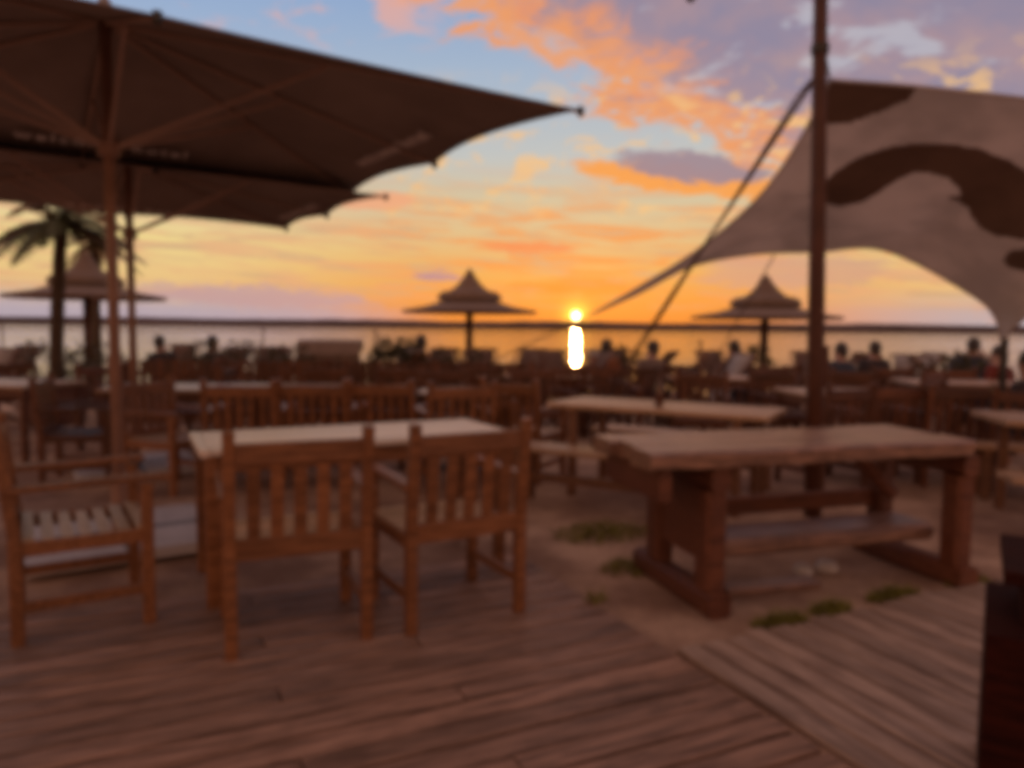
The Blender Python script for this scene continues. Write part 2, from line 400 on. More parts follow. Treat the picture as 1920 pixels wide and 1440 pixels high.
# ------------------------------------------------------------------ armchair
def armchair_parts():
    W, D_ = .54, .49; hw, hd = W / 2, D_ / 2; P_ = []
    def bm(name, *beams):
        b_ = MB()
        for x in beams: b_.beam(*x)
        P_.append((name, b_))
    for s in (-1, 1):
        x = s * hw
        b_ = MB(); b_.beam((x, -hd, 0), (x, -hd, .44), .048, .052); b_.beam((x, -hd, .44), (x, -hd - .05, .915), .046, .048); P_.append(('back_post', b_))
        bm('leg', ((x, hd, 0), (x, hd, .632), .05, .05))
        bm('armrest', ((x + s * .006, -hd - .03, .645), (x + s * .006, hd + .055, .655), .062, .026))
        bm('seat_rail', ((x, -hd + .025, .395), (x, hd - .025, .395), .026, .06))
        bm('stretcher', ((x, -hd + .025, .155), (x, hd - .025, .155), .024, .045))
    bm('seat_rail', ((-hw + .025, hd, .395), (hw - .025, hd, .395), .026, .065))
    bm('top_rail', ((-hw + .024, -hd - .040, .822), (hw - .024, -hd - .040, .822), .030, .085))
    bm('lower_back_rail', ((-hw + .024, -hd - .004, .435), (hw - .024, -hd - .004, .435), .028, .085))
    for i in range(5):
        x = -hw + .09 + i * (W - .18) / 4
        bm('back_slat', ((x, -hd - .008, .476), (x, -hd - .038, .781), .050, .014, (0, 1, 0)))
    for i in range(7):
        y = -hd + .045 + i * (D_ - .06) / 6
        zz = .428 - .018 * math.sin(math.pi * i / 6)
        bm('seat_slat', ((-hw + .004, y, zz), (hw - .004, y, zz), .046, .018))
    return P_
def make_chair(mk='teak'):
    r = empty('armchair')
    for n_, b_ in armchair_parts(): b_.build(n_, M['teak_seat' if n_ == 'seat_slat' and mk == 'teak' else mk], r)
    return r
GC = 'slatted wooden garden armchairs'
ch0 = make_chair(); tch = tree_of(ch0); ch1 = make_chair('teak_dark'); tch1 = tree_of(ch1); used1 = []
far_mb = MB()
for n_, b_ in armchair_parts(): far_mb.addm(b_.v, b_.f)
far0 = None
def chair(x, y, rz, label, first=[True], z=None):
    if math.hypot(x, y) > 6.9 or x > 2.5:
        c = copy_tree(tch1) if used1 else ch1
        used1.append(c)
    elif first[0]: c = ch0; first[0] = False
    else: c = copy_tree(tch)
    c.location = (x, y, gz(x, y) if z is None else z); c.rotation_euler.z = R(rz)
    return tag(c, label, 'chair', GC)
def from_rear(L, Rr):      # rear foot points -> centre and heading
    L = Vector(L); Rr = Vector(Rr); d = (Rr - L).normalized(); f = Vector((-d.y, d.x))
    c = (L + Rr) / 2 + f * .245; return c.x, c.y, math.degrees(math.atan2(d.y, d.x))
x, y, r_ = from_rear((-1.113, 2.878), (-.599, 3.096)); chair(x, y, r_, 'armchair with its slatted back to us at the left end of the bright topped table', z=0)
x, y, r_ = from_rear((-.432, 3.14), (.048, 3.415)); chair(x, y, r_, 'armchair with its back to us at the right end of the bright topped table', z=0)
x, y, r_ = from_rear((-2.31, 3.43), (-2.026, 2.993)); chair(x, y, r_, 'armchair side on at the left edge, facing the bright topped table, seat slats catching light', z=0)

# ------------------------------------------------------------------ table with the bright top
def slat_table(name, L, W, H, top_m, leg_m, n=7, th=.028, leg=.06):
    r = empty(name); pw = W / n
    for i in range(n):
        b_ = MB(); y = -W / 2 + pw * (i + .5); b_.beam((-L / 2 + .05, y, H - th / 2), (L / 2 - .05, y, H - th / 2), pw - .006, th); b_.build('top_slat', top_m, r)
    for s in (-1, 1):
        b_ = MB(); b_.beam((s * (L / 2 - .024), -W / 2, H - th / 2), (s * (L / 2 - .024), W / 2, H - th / 2), .046, th + .004); b_.build('end_board', top_m, r)
        b_ = MB(); b_.beam((-L / 2 + .09, s * (W / 2 - .05), H - .075), (L / 2 - .09, s * (W / 2 - .05), H - .075), .024, .085); b_.build('apron', leg_m, r)
        b_ = MB(); b_.beam((s * (L / 2 - .06), -W / 2 + .08, H - .075), (s * (L / 2 - .06), W / 2 - .08, H - .075), .024, .085); b_.build('apron', leg_m, r)
        for q_ in (-1, 1):
            b_ = MB(); b_.beam((s * (L / 2 - .055), q_ * (W / 2 - .05), 0), (s * (L / 2 - .055), q_ * (W / 2 - .05), H - th - .001), leg, leg); b_.build('leg', leg_m, r)
    return r
t1 = slat_table('garden_table', 1.6, .66, .75, M['teak_top'], M['teak'])
c_ = Vector((-1.42, 3.36, 0)) + Vector((math.cos(R(27)), math.sin(R(27)), 0)) * .80 + Vector((-math.sin(R(27)), math.cos(R(27)), 0)) * .33
t1.location = (c_.x, c_.y, 0); t1.rotation_euler.z = R(27)
tag(t1, 'slatted garden table with bright sky-lit top behind the two armchairs seen from the back', 'table')

# ------------------------------------------------------------------ heavy rustic table
ht = empty('rustic_table', (.64, 3.30, GZ), R(17))
HL, HW = 1.85, .60
ys_ = [(-.005, .21), (.213, .185), (.402, .20)]
for i, (y0, wd) in enumerate(ys_):
    b_ = MB(); nseg = 14; vs = []
    for s_ in range(nseg + 1):
        x_ = -.02 + [0, .03, -.02][i] + (HL + [.0, -.05, .02][i]) * s_ / nseg
        wob = .005 * math.sin(s_ * 1.3 + i * 2) ; zt = .80 + .002 * math.sin(s_ * .9 + i)
        lo = .715 + .005 * math.sin(s_ * 1.9 + i)
        for (yy, zz) in ((y0 + wob, lo + .008), (y0 + wob - .004, zt - .014), (y0 + wob + .012, zt), (y0 + wd - .012, zt + .002), (y0 + wd, zt - .012), (y0 + wd, lo)):
            vs.append((x_, yy, zz))
    fs2 = [(a * 6 + j, a * 6 + (j + 1) % 6, (a + 1) * 6 + (j + 1) % 6, (a + 1) * 6 + j) for a in range(nseg) for j in range(6)]
    fs2 += [tuple(range(5, -1, -1)), tuple(range(nseg * 6, nseg * 6 + 6))]
    b_.addm(vs, fs2); b_.build('top_plank', M['oldtop'], ht)
for i, xx in enumerate((.36, 1.86)):
    for yy in (.10, .64 if i else .60):
        b_ = MB(); b_.beam((xx, yy, .12), (xx, yy, .60), .11, .13, (0, 1, 0), ch=.18); b_.build('post', M['oldwood'], ht)
    b_ = MB(); b_.beam((xx, -.0, .06), (xx, .80, .06), .12, .12, ch=.2); b_.build('foot_beam', M['oldwood'], ht)
    b_ = MB(); b_.beam((xx, .02, .657), (xx, .70, .657), .10, .112, ch=.2); b_.build('head_beam', M['oldwood'], ht)
    if i == 0:
        b_ = MB(); b_.beam((xx, .35, .25), (xx, .35, .599), .07, .37, (0, 1, 0)); b_.build('end_panel', M['oldwood'], ht)
b_ = MB(); b_.beam((.07, .02, .64), (.07, .60, .64), .06, .145, ch=.2); b_.build('end_beam', M['oldwood'], ht)
b_ = MB(); b_.beam((.42, .34, .265), (1.80, .34, .265), .30, .09, ch=.25); b_.build('stretcher_plank', M['oldtop'], ht)
b_ = MB(); b_.beam((.42, .66, .36), (1.80, .66, .36), .06, .10, ch=.2); b_.build('stretcher', M['oldwood'], ht)
for xx, dx in ((.45, .32), (1.77, -.32)):
    b_ = MB(); b_.beam((xx, .45, .42), (xx + dx, .45, .71), .06, .07, ch=.2); b_.build('brace', M['oldwood'], ht)
tag(ht, 'heavy rustic table of thick weathered planks on two trestle ends, right of centre', 'table')
b_ = MB(); b_.beam((-.27, 0, .018), (.27, 0, .018), .13, .034, ch=.25); bx = b_.build('plank', M['oldtop'], loc=(1.36, 3.84, GZ)); bx.rotation_euler.z = R(14)
tag(bx, 'short weathered plank lying on the ground under the rustic table', 'plank')

# ------------------------------------------------------------------ bench sets
def beer_bench(name, L, W, H, n, mk='brown'):
    r = empty(name); pw = W / n
    for i in range(n):
        b_ = MB(); y = -W / 2 + pw * (i + .5); b_.beam((-L / 2, y, H - .018), (L / 2, y, H - .018), pw - .008, .036); b_.build('top_plank', M['benchtop'], r)
    for s in (-1, 1):
        x_ = s * (L / 2 - .22)
        b_ = MB(); b_.beam((x_, -W / 2 + .02, H - .065), (x_, W / 2 - .02, H - .065), .06, .055); b_.build('cross_beam', M[mk], r)
        for q_ in (-1, 1):
            b_ = MB(); b_.beam((x_, q_ * (W / 2 - .045), 0), (x_, q_ * (W / 2 - .055), H - .093), .065, .055); b_.build('leg', M[mk], r)
    b_ = MB(); b_.beam((-L / 2 + .25, 0, H * .45), (L / 2 - .25, 0, H * .45), .04, .07); b_.build('stretcher', M[mk], r)
    return r
M['benchtop'] = wood('bench_top', (.36, .21, .12, 1), (.54, .36, .23, 1), .35, spec=.6)
pt = beer_bench('picnic_table', 1.75, .72, .75, 5); ptt = tree_of(pt)
bn = beer_bench('bench', 1.75, .30, .45, 2); bnt = tree_of(bn)
def pic(tr, x, y, rz, label, cat, grp, used=set()):
    o = tr[0] if id(tr[0]) not in used and tr[0].name not in used else copy_tree(tr)
    used.add(tr[0].name); o.location = (x, y, gz(x, y)); o.rotation_euler.z = R(rz); return tag(o, label, cat, grp)
GT, GB = 'plank tables of the terrace', 'plank benches of the terrace'
def off(x, y, rz, dx, dy): a = R(rz); return x + dx * math.cos(a) - dy * math.sin(a), y + dx * math.sin(a) + dy * math.cos(a)
TX, TY, TR = 1.22, 5.95, -30
pic(ptt, TX, TY, TR, 'plank table behind the rustic table, with a brown bottle standing on it', 'table', GT)
x, y = off(TX, TY, TR, -.25, -.66); pic(bnt, x, y, TR, 'plank bench whose bright end shows just left of the rustic table', 'bench', GB)
x, y = off(TX, TY, TR, .0, .70); pic(bnt, x, y, TR, 'plank bench on the far side of the table with the brown bottle', 'bench', GB)
TX2, TY2 = 4.35, 5.25
pic(ptt, TX2, TY2, -14, 'plank table cut off by the right edge behind the rustic table', 'table', GT)
x, y = off(TX2, TY2, -14, -.15, -.78); pic(bnt, x, y, -14, 'plank bench at the right edge, nearest to us, just right of the rustic table', 'bench', GB)
x, y = off(TX2, TY2, -14, 0, .72); pic(bnt, x, y, -14, 'plank bench beyond the table at the right edge', 'bench', GB)

# bottle
bt = MB(); bt.lathe([(.0, 0), (.034, .002), (.036, .02), (.036, .14), (.030, .165), (.014, .20), (.0125, .245), (.015, .25), (.015, .262), (.001, .263)], 16)
x, y = 1.17, 5.9
tag(bt.build('bottle', M['glass'], smooth=True, loc=(x, y, .751 + GZ)), 'brown bottle standing on the plank table behind the rustic table', 'bottle')

# ------------------------------------------------------------------ large rectangular parasols
def parasol(name, c, ang_, hn, he, ze, za, zb, label, base=True, words=True, polr=.032):
    r = empty(name, (c[0], c[1], zb), R(ang_))          # local x = long half hn, y = he
    ze -= zb; za -= zb
    corners = [(hn, -he), (hn, .05), (hn, he), (0, he), (-hn, he), (-hn, .05), (-hn, -he), (0, -he)]
    tips = [Vector((x_, y_, ze)) for x_, y_ in corners]; ap = Vector((0, 0, za))
    def pt(i, t_, s_):
        a, b2 = tips[i], tips[(i + 1) % 8]; e = a.lerp(b2, t_)
        sc = 1 - .045 * 4 * t_ * (1 - t_)
        e = Vector((e.x * sc, e.y * sc, e.z + (.02 * 4 * t_ * (1 - t_))))
        p = ap.lerp(e, s_); p.z += .02 * math.sin(math.pi * s_) * (4 * t_ * (1 - t_)); return p
    for i in range(8):
        cm = MB(); nt, ns = 12, 10
        for a in range(ns + 1):
            for q_ in range(nt + 1): cm.v.append(tuple(pt(i, q_ / nt, max(a / ns, .03))))
        cm.f = [(a * (nt + 1) + q_, a * (nt + 1) + q_ + 1, (a + 1) * (nt + 1) + q_ + 1, (a + 1) * (nt + 1) + q_) for a in range(ns) for q_ in range(nt)]
        cm.mi = [0] * len(cm.f)
        o_ = cm.build('canopy_panel', M['fab'], r, smooth=True)
        sm = o_.modifiers.new('thick', 'SOLIDIFY'); sm.thickness = .004; sm.offset = 1
    hub = .73 * za + .0
    hub = 2.35 - zb if not words else hub
    for i, tp in enumerate(tips):
        b_ = MB(); d = (tp - ap); b_.beam(ap + d * .02 - Vector((0, 0, .022)), tp - Vector((0, 0, .012)), .018, .020); rb = b_.build('rib', M['rib'], r)
        m_ = ap + d * .47 - Vector((0, 0, .035))
        b_ = MB(); b_.beam((m_.x * .02, m_.y * .02, hubz - zb), m_, .018, .024); b_.build('strut', M['rib'], rb)
        b_ = MB(); b_.lathe([(.001, -.045), (.02, -.03), (.022, .01), (.001, .02)], 8, tuple(tp)); b_.build('end_cap', M['metal'], rb)
    b_ = MB(); b_.tube([(0, 0, .02), (0, 0, za + .05)], polr, 16); b_.build('pole', M['pole'], r, True)
    b_ = MB(); b_.lathe([(polr + .002, -.06), (polr + .03, -.05), (polr + .03, .03), (polr + .002, .05)], 16, (0, 0, hubz - zb)); b_.build('hub', M['pole'], r)
    b_ = MB(); b_.lathe([(.16, 0), (.15, .03), (.05, .07), (.02, .13), (.001, .135)], 16, (0, 0, za + .0)); b_.build('crown_cap', M['fab'], r)
    if base:
        for sx in (-1, 1):
            for sy in (-1, 1):
                b_ = MB(); b_.box((sx * .27, sy * .27, .035), (.49, .49, .06)); b_.build('base_slab', M['concrete'], r)
        b_ = MB(); b_.beam((-.54, 0, .045), (.54, 0, .045), .04, .05); b_.beam((0, -.54, .0455), (0, .54, .0455), .04, .05); b_.build('base_frame', M['metal'], r)
        b_ = MB(); b_.tube([(0, 0, .06), (0, 0, .42)], polr + .012, 16); b_.build('base_sleeve', M['pole'], r)
    # lettering on the underside of two panels, along the eaves
    if words:
        for (ctr, u_, txt) in ((Vector((0, he * .78, 0)), Vector((1, 0, 0)), 'welcome hotel'), (Vector((hn * .84, 0, 0)), Vector((0, -1, 0)), 'welcome hotel')):
            s_ = .78 if ctr.y else .84; down = Vector((ctr.x, ctr.y, 0)).normalized()
            pz = za + (ze - za) * s_ - .012
            slope = Vector((ctr.x, ctr.y, (ze - za) * s_)).normalized()
            nrm = u_.cross(-slope)
            fc = bpy.data.curves.new('lettering', 'FONT'); fc.body = txt; fc.size = .15; fc.offset = .003; fc.align_x = 'CENTER'; fc.extrude = .001; fc.space_character = 1.25
            fc.materials.append(M['letter']); ft = bpy.data.objects.new('lettering_source', fc); col.objects.link(ft); bpy.context.view_layer.update()
            fm = bpy.data.meshes.new_from_object(ft.evaluated_get(bpy.context.evaluated_depsgraph_get())); bpy.data.objects.remove(ft)
            fo = bpy.data.objects.new('lettering', fm); col.objects.link(fo); fo.parent = r
            mm = Matrix((u_, -slope, nrm)).transposed().to_4x4(); mm.translation = Vector((ctr.x, ctr.y, pz - .05)) + u_ * (.12 if ctr.y else .0)
            fo.matrix_local = mm
    return tag(r, label, 'parasol', 'large brown parasols on the left')
hubz = 2.36
parasol('parasol', (-2.39, 4.49), 34.4, 2.2, 1.68, 2.565, 3.09, 0.0, 'nearest huge brown parasol with the thick pole and concrete base slabs, filling the upper left')
hubz = 2.16
parasol('parasol', (-3.52, 6.93), 34.4, 1.9, 1.42, 2.50, 2.80, GZ, 'brown parasol on the thinner pole, partly hidden behind the nearest one', polr=.034)

# ------------------------------------------------------------------ mast, sail, ropes
ma = empty('mast', (2.215, 5.394, GZ)); ml = MB()
ml.tube([(0, 0, 0), (-.025, 0, 1.2), (-.055, 0, 2.4), (-.08, 0, 3.3), (-.11, 0, 4.6)], [.062, .060, .054, .050, .044], 16); ml.build('pole', M['mast'], ma, True)
b_ = MB(); b_.lathe([(.045, -.03), (.062, -.028), (.064, .03), (.045, .033)], 16, (-.08, 0, 3.32)); b_.build('collar', M['metal'], ma)
b_ = MB(); b_.tube([(-.03, .02, 3.28), (.01, .06, 3.2), (.035, .09, 3.14)], .007, 6); b_.build('shackle', M['metal'], ma)
b_ = MB(); b_.beam((.045, 0, 1.25), (.055, 0, .95), .04, .05); b_.build('cleat', M['mast'], ma)
tag(ma, 'tall brown wooden mast holding the corner of the shade sail', 'mast')

top = [(2.26, 5.5, 3.119), (2.833, 5.4, 3.048), (3.522, 5.3, 2.944), (4.182, 5.15, 2.808), (4.834, 5.0, 2.676)]
left = [(2.26, 5.5, 3.119), (2.273, 5.95, 2.9), (2.261, 6.5, 2.679), (2.152, 7.0, 2.442), (1.861, 7.8, 2.119), (1.436, 8.5, 1.809), (0.939, 9.0, 1.495)]
bot = [(0.939, 9.0, 1.495), (1.471, 8.7, 1.747), (1.949, 8.4, 2.015), (2.506, 8.1, 2.133), (3.169, 7.9, 2.153), (3.82, 7.75, 2.155), (4.629, 7.6, 1.71), (4.858, 7.55, 1.475), (4.898, 7.5, 1.24)]
right = [(4.834, 5.0, 2.676), (4.851, 5.8, 2.167), (4.783, 6.5, 1.74), (4.842, 7.1, 1.459), (4.898, 7.5, 1.24)]
def cr(Pp, n_):
    Pp = [Vector(p) for p in Pp]; Q = [Pp[0] * 2 - Pp[1]] + Pp + [Pp[-1] * 2 - Pp[-2]]
    L = [0]
    for a, b2 in zip(Pp, Pp[1:]): L.append(L[-1] + (b2 - a).length)
    L = [l / L[-1] for l in L]; out = []
    for i in range(n_):
        s_ = i / (n_ - 1); j = 0
        while j < len(Pp) - 2 and L[j + 1] <= s_: j += 1
        t_ = (s_ - L[j]) / (L[j + 1] - L[j]); p0, p1, p2, p3 = Q[j:j + 4]
        out.append(.5 * ((2 * p1) + (p2 - p0) * t_ + (2 * p0 - 5 * p1 + 4 * p2 - p3) * t_ * t_ + (3 * p1 - p0 - 3 * p2 + p3) * t_ ** 3))
    return out
NU, NV = 150, 110
T_, B_ = cr(top, NU), cr(bot, NU); L_, R_ = cr(left, NV), cr(right, NV)
prints = [[(-.01, -.01), (.219, -.01), (.219, .041), (.184, .072), (.122, .106), (-.01, .116)],
          [(0.184, 0.356), (0.188, 0.294), (0.219, 0.25), (0.272, 0.219), (0.344, 0.2), (0.422, 0.2), (0.509, 0.216), (0.6, 0.259), (0.666, 0.309), (0.816, 0.384), (0.897, 0.484), (0.841, 0.594), (0.784, 0.637), (0.741, 0.625), (0.684, 0.556), (0.641, 0.522), (0.594, 0.494), (0.628, 0.484), (0.584, 0.425), (0.525, 0.372), (0.459, 0.35), (0.422, 0.353), (0.406, 0.388), (0.415, 0.472), (0.415, 0.531), (0.381, 0.559), (0.297, 0.503)],
          [(0.85, 0.719), (0.847, 0.656), (0.881, 0.591), (0.925, 0.641), (0.903, 0.716), (0.878, 0.744)]]
def inside(u_, v_, poly):
    c = False; j = len(poly) - 1
    for i in range(len(poly)):
        xi, yi = poly[i]; xj, yj = poly[j]
        if (yi > v_) != (yj > v_) and u_ < (xj - xi) * (v_ - yi) / (yj - yi) + xi: c = not c
        j = i
    return c
sm_ = MB(); pr_ = MB()
for i in range(NU):
    u_ = i / (NU - 1)
    for j in range(NV):
        v_ = j / (NV - 1)
        p = (1 - v_) * T_[i] + v_ * B_[i] + (1 - u_) * L_[j] + u_ * R_[j] - ((1 - u_) * (1 - v_) * T_[0] + u_ * (1 - v_) * T_[-1] + (1 - u_) * v_ * B_[0] + u_ * v_ * B_[-1])
        sm_.v.append(tuple(p))
for i in range(NU - 1):
    for j in range(NV - 1):
        sm_.f.append((i * NV + j, i * NV + j + 1, (i + 1) * NV + j + 1, (i + 1) * NV + j))
        uu, vv = (i + .5) / (NU - 1), (j + .5) / (NV - 1)
        sm_.mi.append(1 if any(inside(uu, vv, pl_) for pl_ in prints) else 0)
sail = empty('shade_sail', (2.26, 5.5, 0))
so_ = sm_.build('fabric', [M['sail'], M['sailp']], sail, True); so_.location = (-2.26, -5.5, 0)
md = so_.modifiers.new('thick', 'SOLIDIFY'); md.thickness = .004
for nm, ed in (('hem', T_), ('hem', B_), ('hem', L_), ('hem', R_)):
    b_ = MB(); b_.tube([p - Vector((2.26, 5.5, 0)) for p in ed[::3] + [ed[-1]]], .012, 6); b_.build(nm, M['sail'], sail, True)
tag(sail, 'large beige shade sail with a dark brown printed swoosh, hung from the mast', 'shade sail')
def rope(pts, r_, label, name='guy_rope'):
    b_ = MB(); b_.tube(pts, r_, 6); return tag(b_.build(name, M['rope']), label, 'rope', 'guy ropes of the shade sail')
rope([(2.17, 5.4, 3.19), (1.0, 10.24, -.03)], .016, 'thick guy strap running from the mast down to the left')
rope([(2.19, 5.39, 3.21), (2.05, 5.55, 3.02), (1.12, 10.3, -.03)], .010, 'thin guy line running down right beside the thick strap')
rope([(2.786, 8.05, 2.13), (2.949, 12.504, -.03)], .009, 'thin guy line from the lower edge of the sail past the right beach umbrella')
rope([(.939, 9.0, 1.49), (-2.12, 11.03, -.03)], .009, 'thin guy line from the left tip of the shade sail, low below the setting sun')
pst = MB(); pst.tube([(0, 0, 0), (.0, 0, 1.30)], .035, 12); o = pst.build('post', M['metal'], loc=(4.91, 7.46, GZ)); tag(o, 'short dark post tying down the lower right tip of the shade sail', 'post')
# string of bulbs above
sb = empty('light_string', (2.1, 5.4, 0))
pts = [Vector((-3.6 * s_, -3.2 * s_, 4.0 - .9 * math.sin(math.pi * s_) * .55)) for s_ in [i / 24 for i in range(25)]]
b_ = MB(); b_.tube(pts, .005, 6); b_.build('cable', M['metal'], sb)
bp_ = Vector((1.0 - 2.1, 4.42 - 5.4, 3.235))
b_ = MB(); b_.tube([bp_ + Vector((0, 0, .35)), bp_ + Vector((0, 0, .05))], .006, 6); b_.lathe([(.001, -.05), (.028, -.03), (.03, .0), (.018, .035), (.016, .07), (.001, .075)], 12, tuple(bp_)); b_.build('bulb', M['bulb'], sb)
tag(sb, 'dark cable with a hanging bulb at the very top, left of the mast', 'light string')

# ------------------------------------------------------------------ dark stand, bottom right
ds = empty('wooden_stand', (1.62, 1.965, 0), R(-32))
b_ = MB(); b_.box((0, 0, .27), (.56, .50, .53)); b_.build('base_box', M['dark'], ds)
b_ = MB(); b_.beam((0, 0, .536), (0, 0, .665), .40, .36, (0, 1, 0)); b_.build('column', M['dark'], ds)
b_ = MB(); b_.beam((-.25, 0, .683), (.25, 0, .683), .44, .034); b_.build('top', M['dark'], ds)
tag(ds, 'very dark brown wooden stand with stepped base, cut off at the bottom right corner', 'stand')

# ------------------------------------------------------------------ beach umbrellas (reed, two tiers)
def reed_umbrella():
    r = empty('beach_umbrella')
    b_ = MB(); b_.lathe([(.001, 2.44), (.62, 2.34), (.95, 2.27), (1.5, 2.18), (1.52, 2.24), (.98, 2.34), (.64, 2.45), (.30, 2.58), (.001, 2.60)], 40, wob=.012); b_.build('lower_roof', M['reed'], r)
    b_ = MB(); b_.lathe([(.001, 2.54), (.55, 2.52), (.72, 2.47), (.71, 2.58), (.62, 2.66), (.42, 2.70), (.28, 2.82), (.17, 2.96), (.10, 3.06), (.001, 3.08)], 36, wob=.015); b_.build('upper_roof', M['reed'], r)
    b_ = MB(); b_.lathe([(.12, 2.98), (.11, 3.06), (.04, 3.17), (.001, 3.20)], 16, wob=.02); b_.build('crown_tuft', M['reed'], r)
    b_ = MB(); b_.tube([(0, 0, -.1), (0, 0, 2.6)], [.095, .08], 12); b_.build('pole', M['mast'], r, True)
    return r
ru = reed_umbrella(); rut = tree_of(ru)
for i, (x, y, s_, lab) in enumerate([(-8.85, 15.6, 1.0, 'reed beach umbrella at the far left behind the leaning palm trunk'), (-.98, 17, 1.0, 'reed beach umbrella standing alone left of the setting sun'),
                                     (5.72, 17, 1.08, 'reed beach umbrella beside the mast, under the shade sail')]):
    o = ru if i == 0 else copy_tree(rut); zz = [-.34, -.53, -.60][i]
    o.location = (x, y, zz); o.scale = (s_, s_, 1.0); o.rotation_euler.z = i * .7; tag(o, lab, 'beach umbrella', 'reed beach umbrellas')

# ------------------------------------------------------------------ palms
def palm(name, x, y, h, tr, fr, nf, label, seed, lean=0.0, potted=True, mk='frond'):
    rr = random.Random(seed); r = empty(name, (x, y, gz(x, y)))
    z0 = .45 if potted else 0
    prof = []
    pts, rad = [], []
    for i in range(15):
        s_ = i / 14; pts.append((lean * s_ ** 1.5, 0, z0 + (h - z0) * s_))
        rad.append(tr * (1.45 - 1.0 * min(s_ * 5, 1) * .35 - .15 * s_) * (1 + .05 * (i % 2)))
    b_ = MB(); b_.tube(pts, rad, 12); b_.build('trunk', M['trunk'], r)
    top_ = Vector(pts[-1])
    for i in range(nf):
        a = 2 * math.pi * (i / nf) + rr.uniform(-.2, .2); el_ = rr.uniform(-.15, 1.1); L = fr * rr.uniform(.8, 1.1)
        d0 = Vector((math.cos(a), math.sin(a), 0)); b_ = MB(); spine = []
        n_ = 14
        for j in range(n_ + 1):
            s_ = j / n_; spine.append(top_ + d0 * (L * s_ * math.cos(el_ * .7)) + Vector((0, 0, L * (s_ * math.sin(el_) - .62 * s_ * s_ * (1 + .4 * el_)))))
        b_.tube(spine, [.014 * (1 - .8 * j / n_) + .003 for j in range(n_ + 1)], 5)
        for j in range(2, n_ * 3):
            s_ = j / (n_ * 3); p = spine[int(s_ * n_)].lerp(spine[min(int(s_ * n_) + 1, n_)], s_ * n_ % 1)
            dd = (spine[min(int(s_ * n_) + 1, n_)] - spine[int(s_ * n_)]).normalized(); sd_ = dd.cross(Vector((0, 0, 1))).normalized()
            ll = fr * .30 * math.sin(math.pi * min(s_ * .9 + .12, 1)) ** .6
            for q_ in (-1, 1):
                tip = p + (sd_ * q_ * .8 + dd * .55 + Vector((0, 0, -.25 + rr.uniform(-.15, .1)))).normalized() * ll
                ww = dd * .02; b_.addm([p - ww, p + ww, tip], [(0, 1, 2)])
        b_.build('frond', M[mk if rr.random() < .8 else 'frond2'], r)
    if potted:
        b_ = MB(); b_.lathe([(.28, 0), (.34, .02), (.40, .46), (.43, .50), (.36, .50), (.34, .44), (.001, .44)], 20); b_.build('pot', M['stonepot'], r)
    return tag(r, label, 'palm', 'palms on the terrace')
M['stonepot'] = plain('terracotta_pot', (.20, .10, .07, 1), .8)
palm('palm_tree', -6.18, 10.1, 2.66, .08, 1.0, 18, 'near palm with the thick dark trunk and drooping fronds, left of the parasol pole', 3, lean=.14)
palm('palm_tree', -10.55, 19.0, 4.1, .10, 1.05, 14, 'palm farther back, its crown showing just above the left beach umbrella', 5, potted=False, mk='frond2')

# ------------------------------------------------------------------ shrub
def shrub(x, y, wd, h, n_, label, seed, mk='leaf', name='shrub', pointed=False):
    rr = random.Random(seed); r = empty(name, (x, y, gz(x, y))); b_ = MB(); st = MB()
    for i in range(7):
        a = rr.uniform(0, 6.28); st.tube([(0, 0, 0), (math.cos(a) * wd * .15, math.sin(a) * wd * .15, h * .4), (math.cos(a) * wd * .3, math.sin(a) * wd * .3, h * .75)], [.015, .01, .004], 5)
    for i in range(n_):
        zz = rr.random() ** .8; rad = wd / 2 * ((1 - zz) ** .7 if pointed else math.sin(math.pi * min(.12 + zz * .8, 1)) ** .5) * rr.random() ** .4
        a = rr.uniform(0, 6.28); p = Vector((rad * math.cos(a) * (1 + .2 * math.sin(a * 3)), rad * math.sin(a), .08 + zz * h * (1 + .1 * math.sin(a * 2))))
        d = Vector((rr.uniform(-1, 1), rr.uniform(-1, 1), rr.uniform(-.3, 1))).normalized(); s_ = d.cross(Vector((rr.random(), rr.random(), rr.random()))).normalized()
        l_ = rr.uniform(.05, .10); b_.addm([p, p + d * l_ * .5 + s_ * l_ * .25, p + d * l_, p + d * l_ * .5 - s_ * l_ * .25], [(0, 1, 2, 3)])
    b_.build('foliage', M[mk], r); st.build('stem', M['trunk'], r)
    return tag(r, label, 'shrub', 'shrubs at the terrace edge')
shrub(-1.72, 11.0, 1.05, 1.02, 2600, 'tall bushy shrub in front of the seated person, left of the lone beach umbrella', 1)
shrub(-5.05, 11.6, .9, .72, 900, 'low shrub between the two small seated people on the left', 2)
shrub(-6.9, 12.0, .9, .75, 900, 'low shrub right behind the parasol poles at the water side', 4)
shrub(-4.1, 10.6, 1.5, .98, 1300, 'wide low shrub behind the slatted fence, below the pair of silhouetted people', 12)
shrub(-.9, 10.9, 1.3, .88, 1300, 'wide low shrub right of the fence end, below the lone beach umbrella', 13)
shrub(-3.1, 10.3, .9, .92, 800, 'small shrub behind the middle of the slatted fence', 14)
shrub(-6.5, 10.8, 1.7, .98, 1300, 'wide shrub behind the potted palm', 15)
shrub(1.6, 11.5, 1.4, .92, 900, 'low shrub beyond the guy ropes, right of the sun path', 16)
shrub(6.2, 10.4, 1.3, .92, 900, 'low shrub at the shore between mast and sail tip', 17)
shrub(4.1, 12.6, .8, .95, 900, 'shrub just right of the beach umbrella beside the mast', 6)

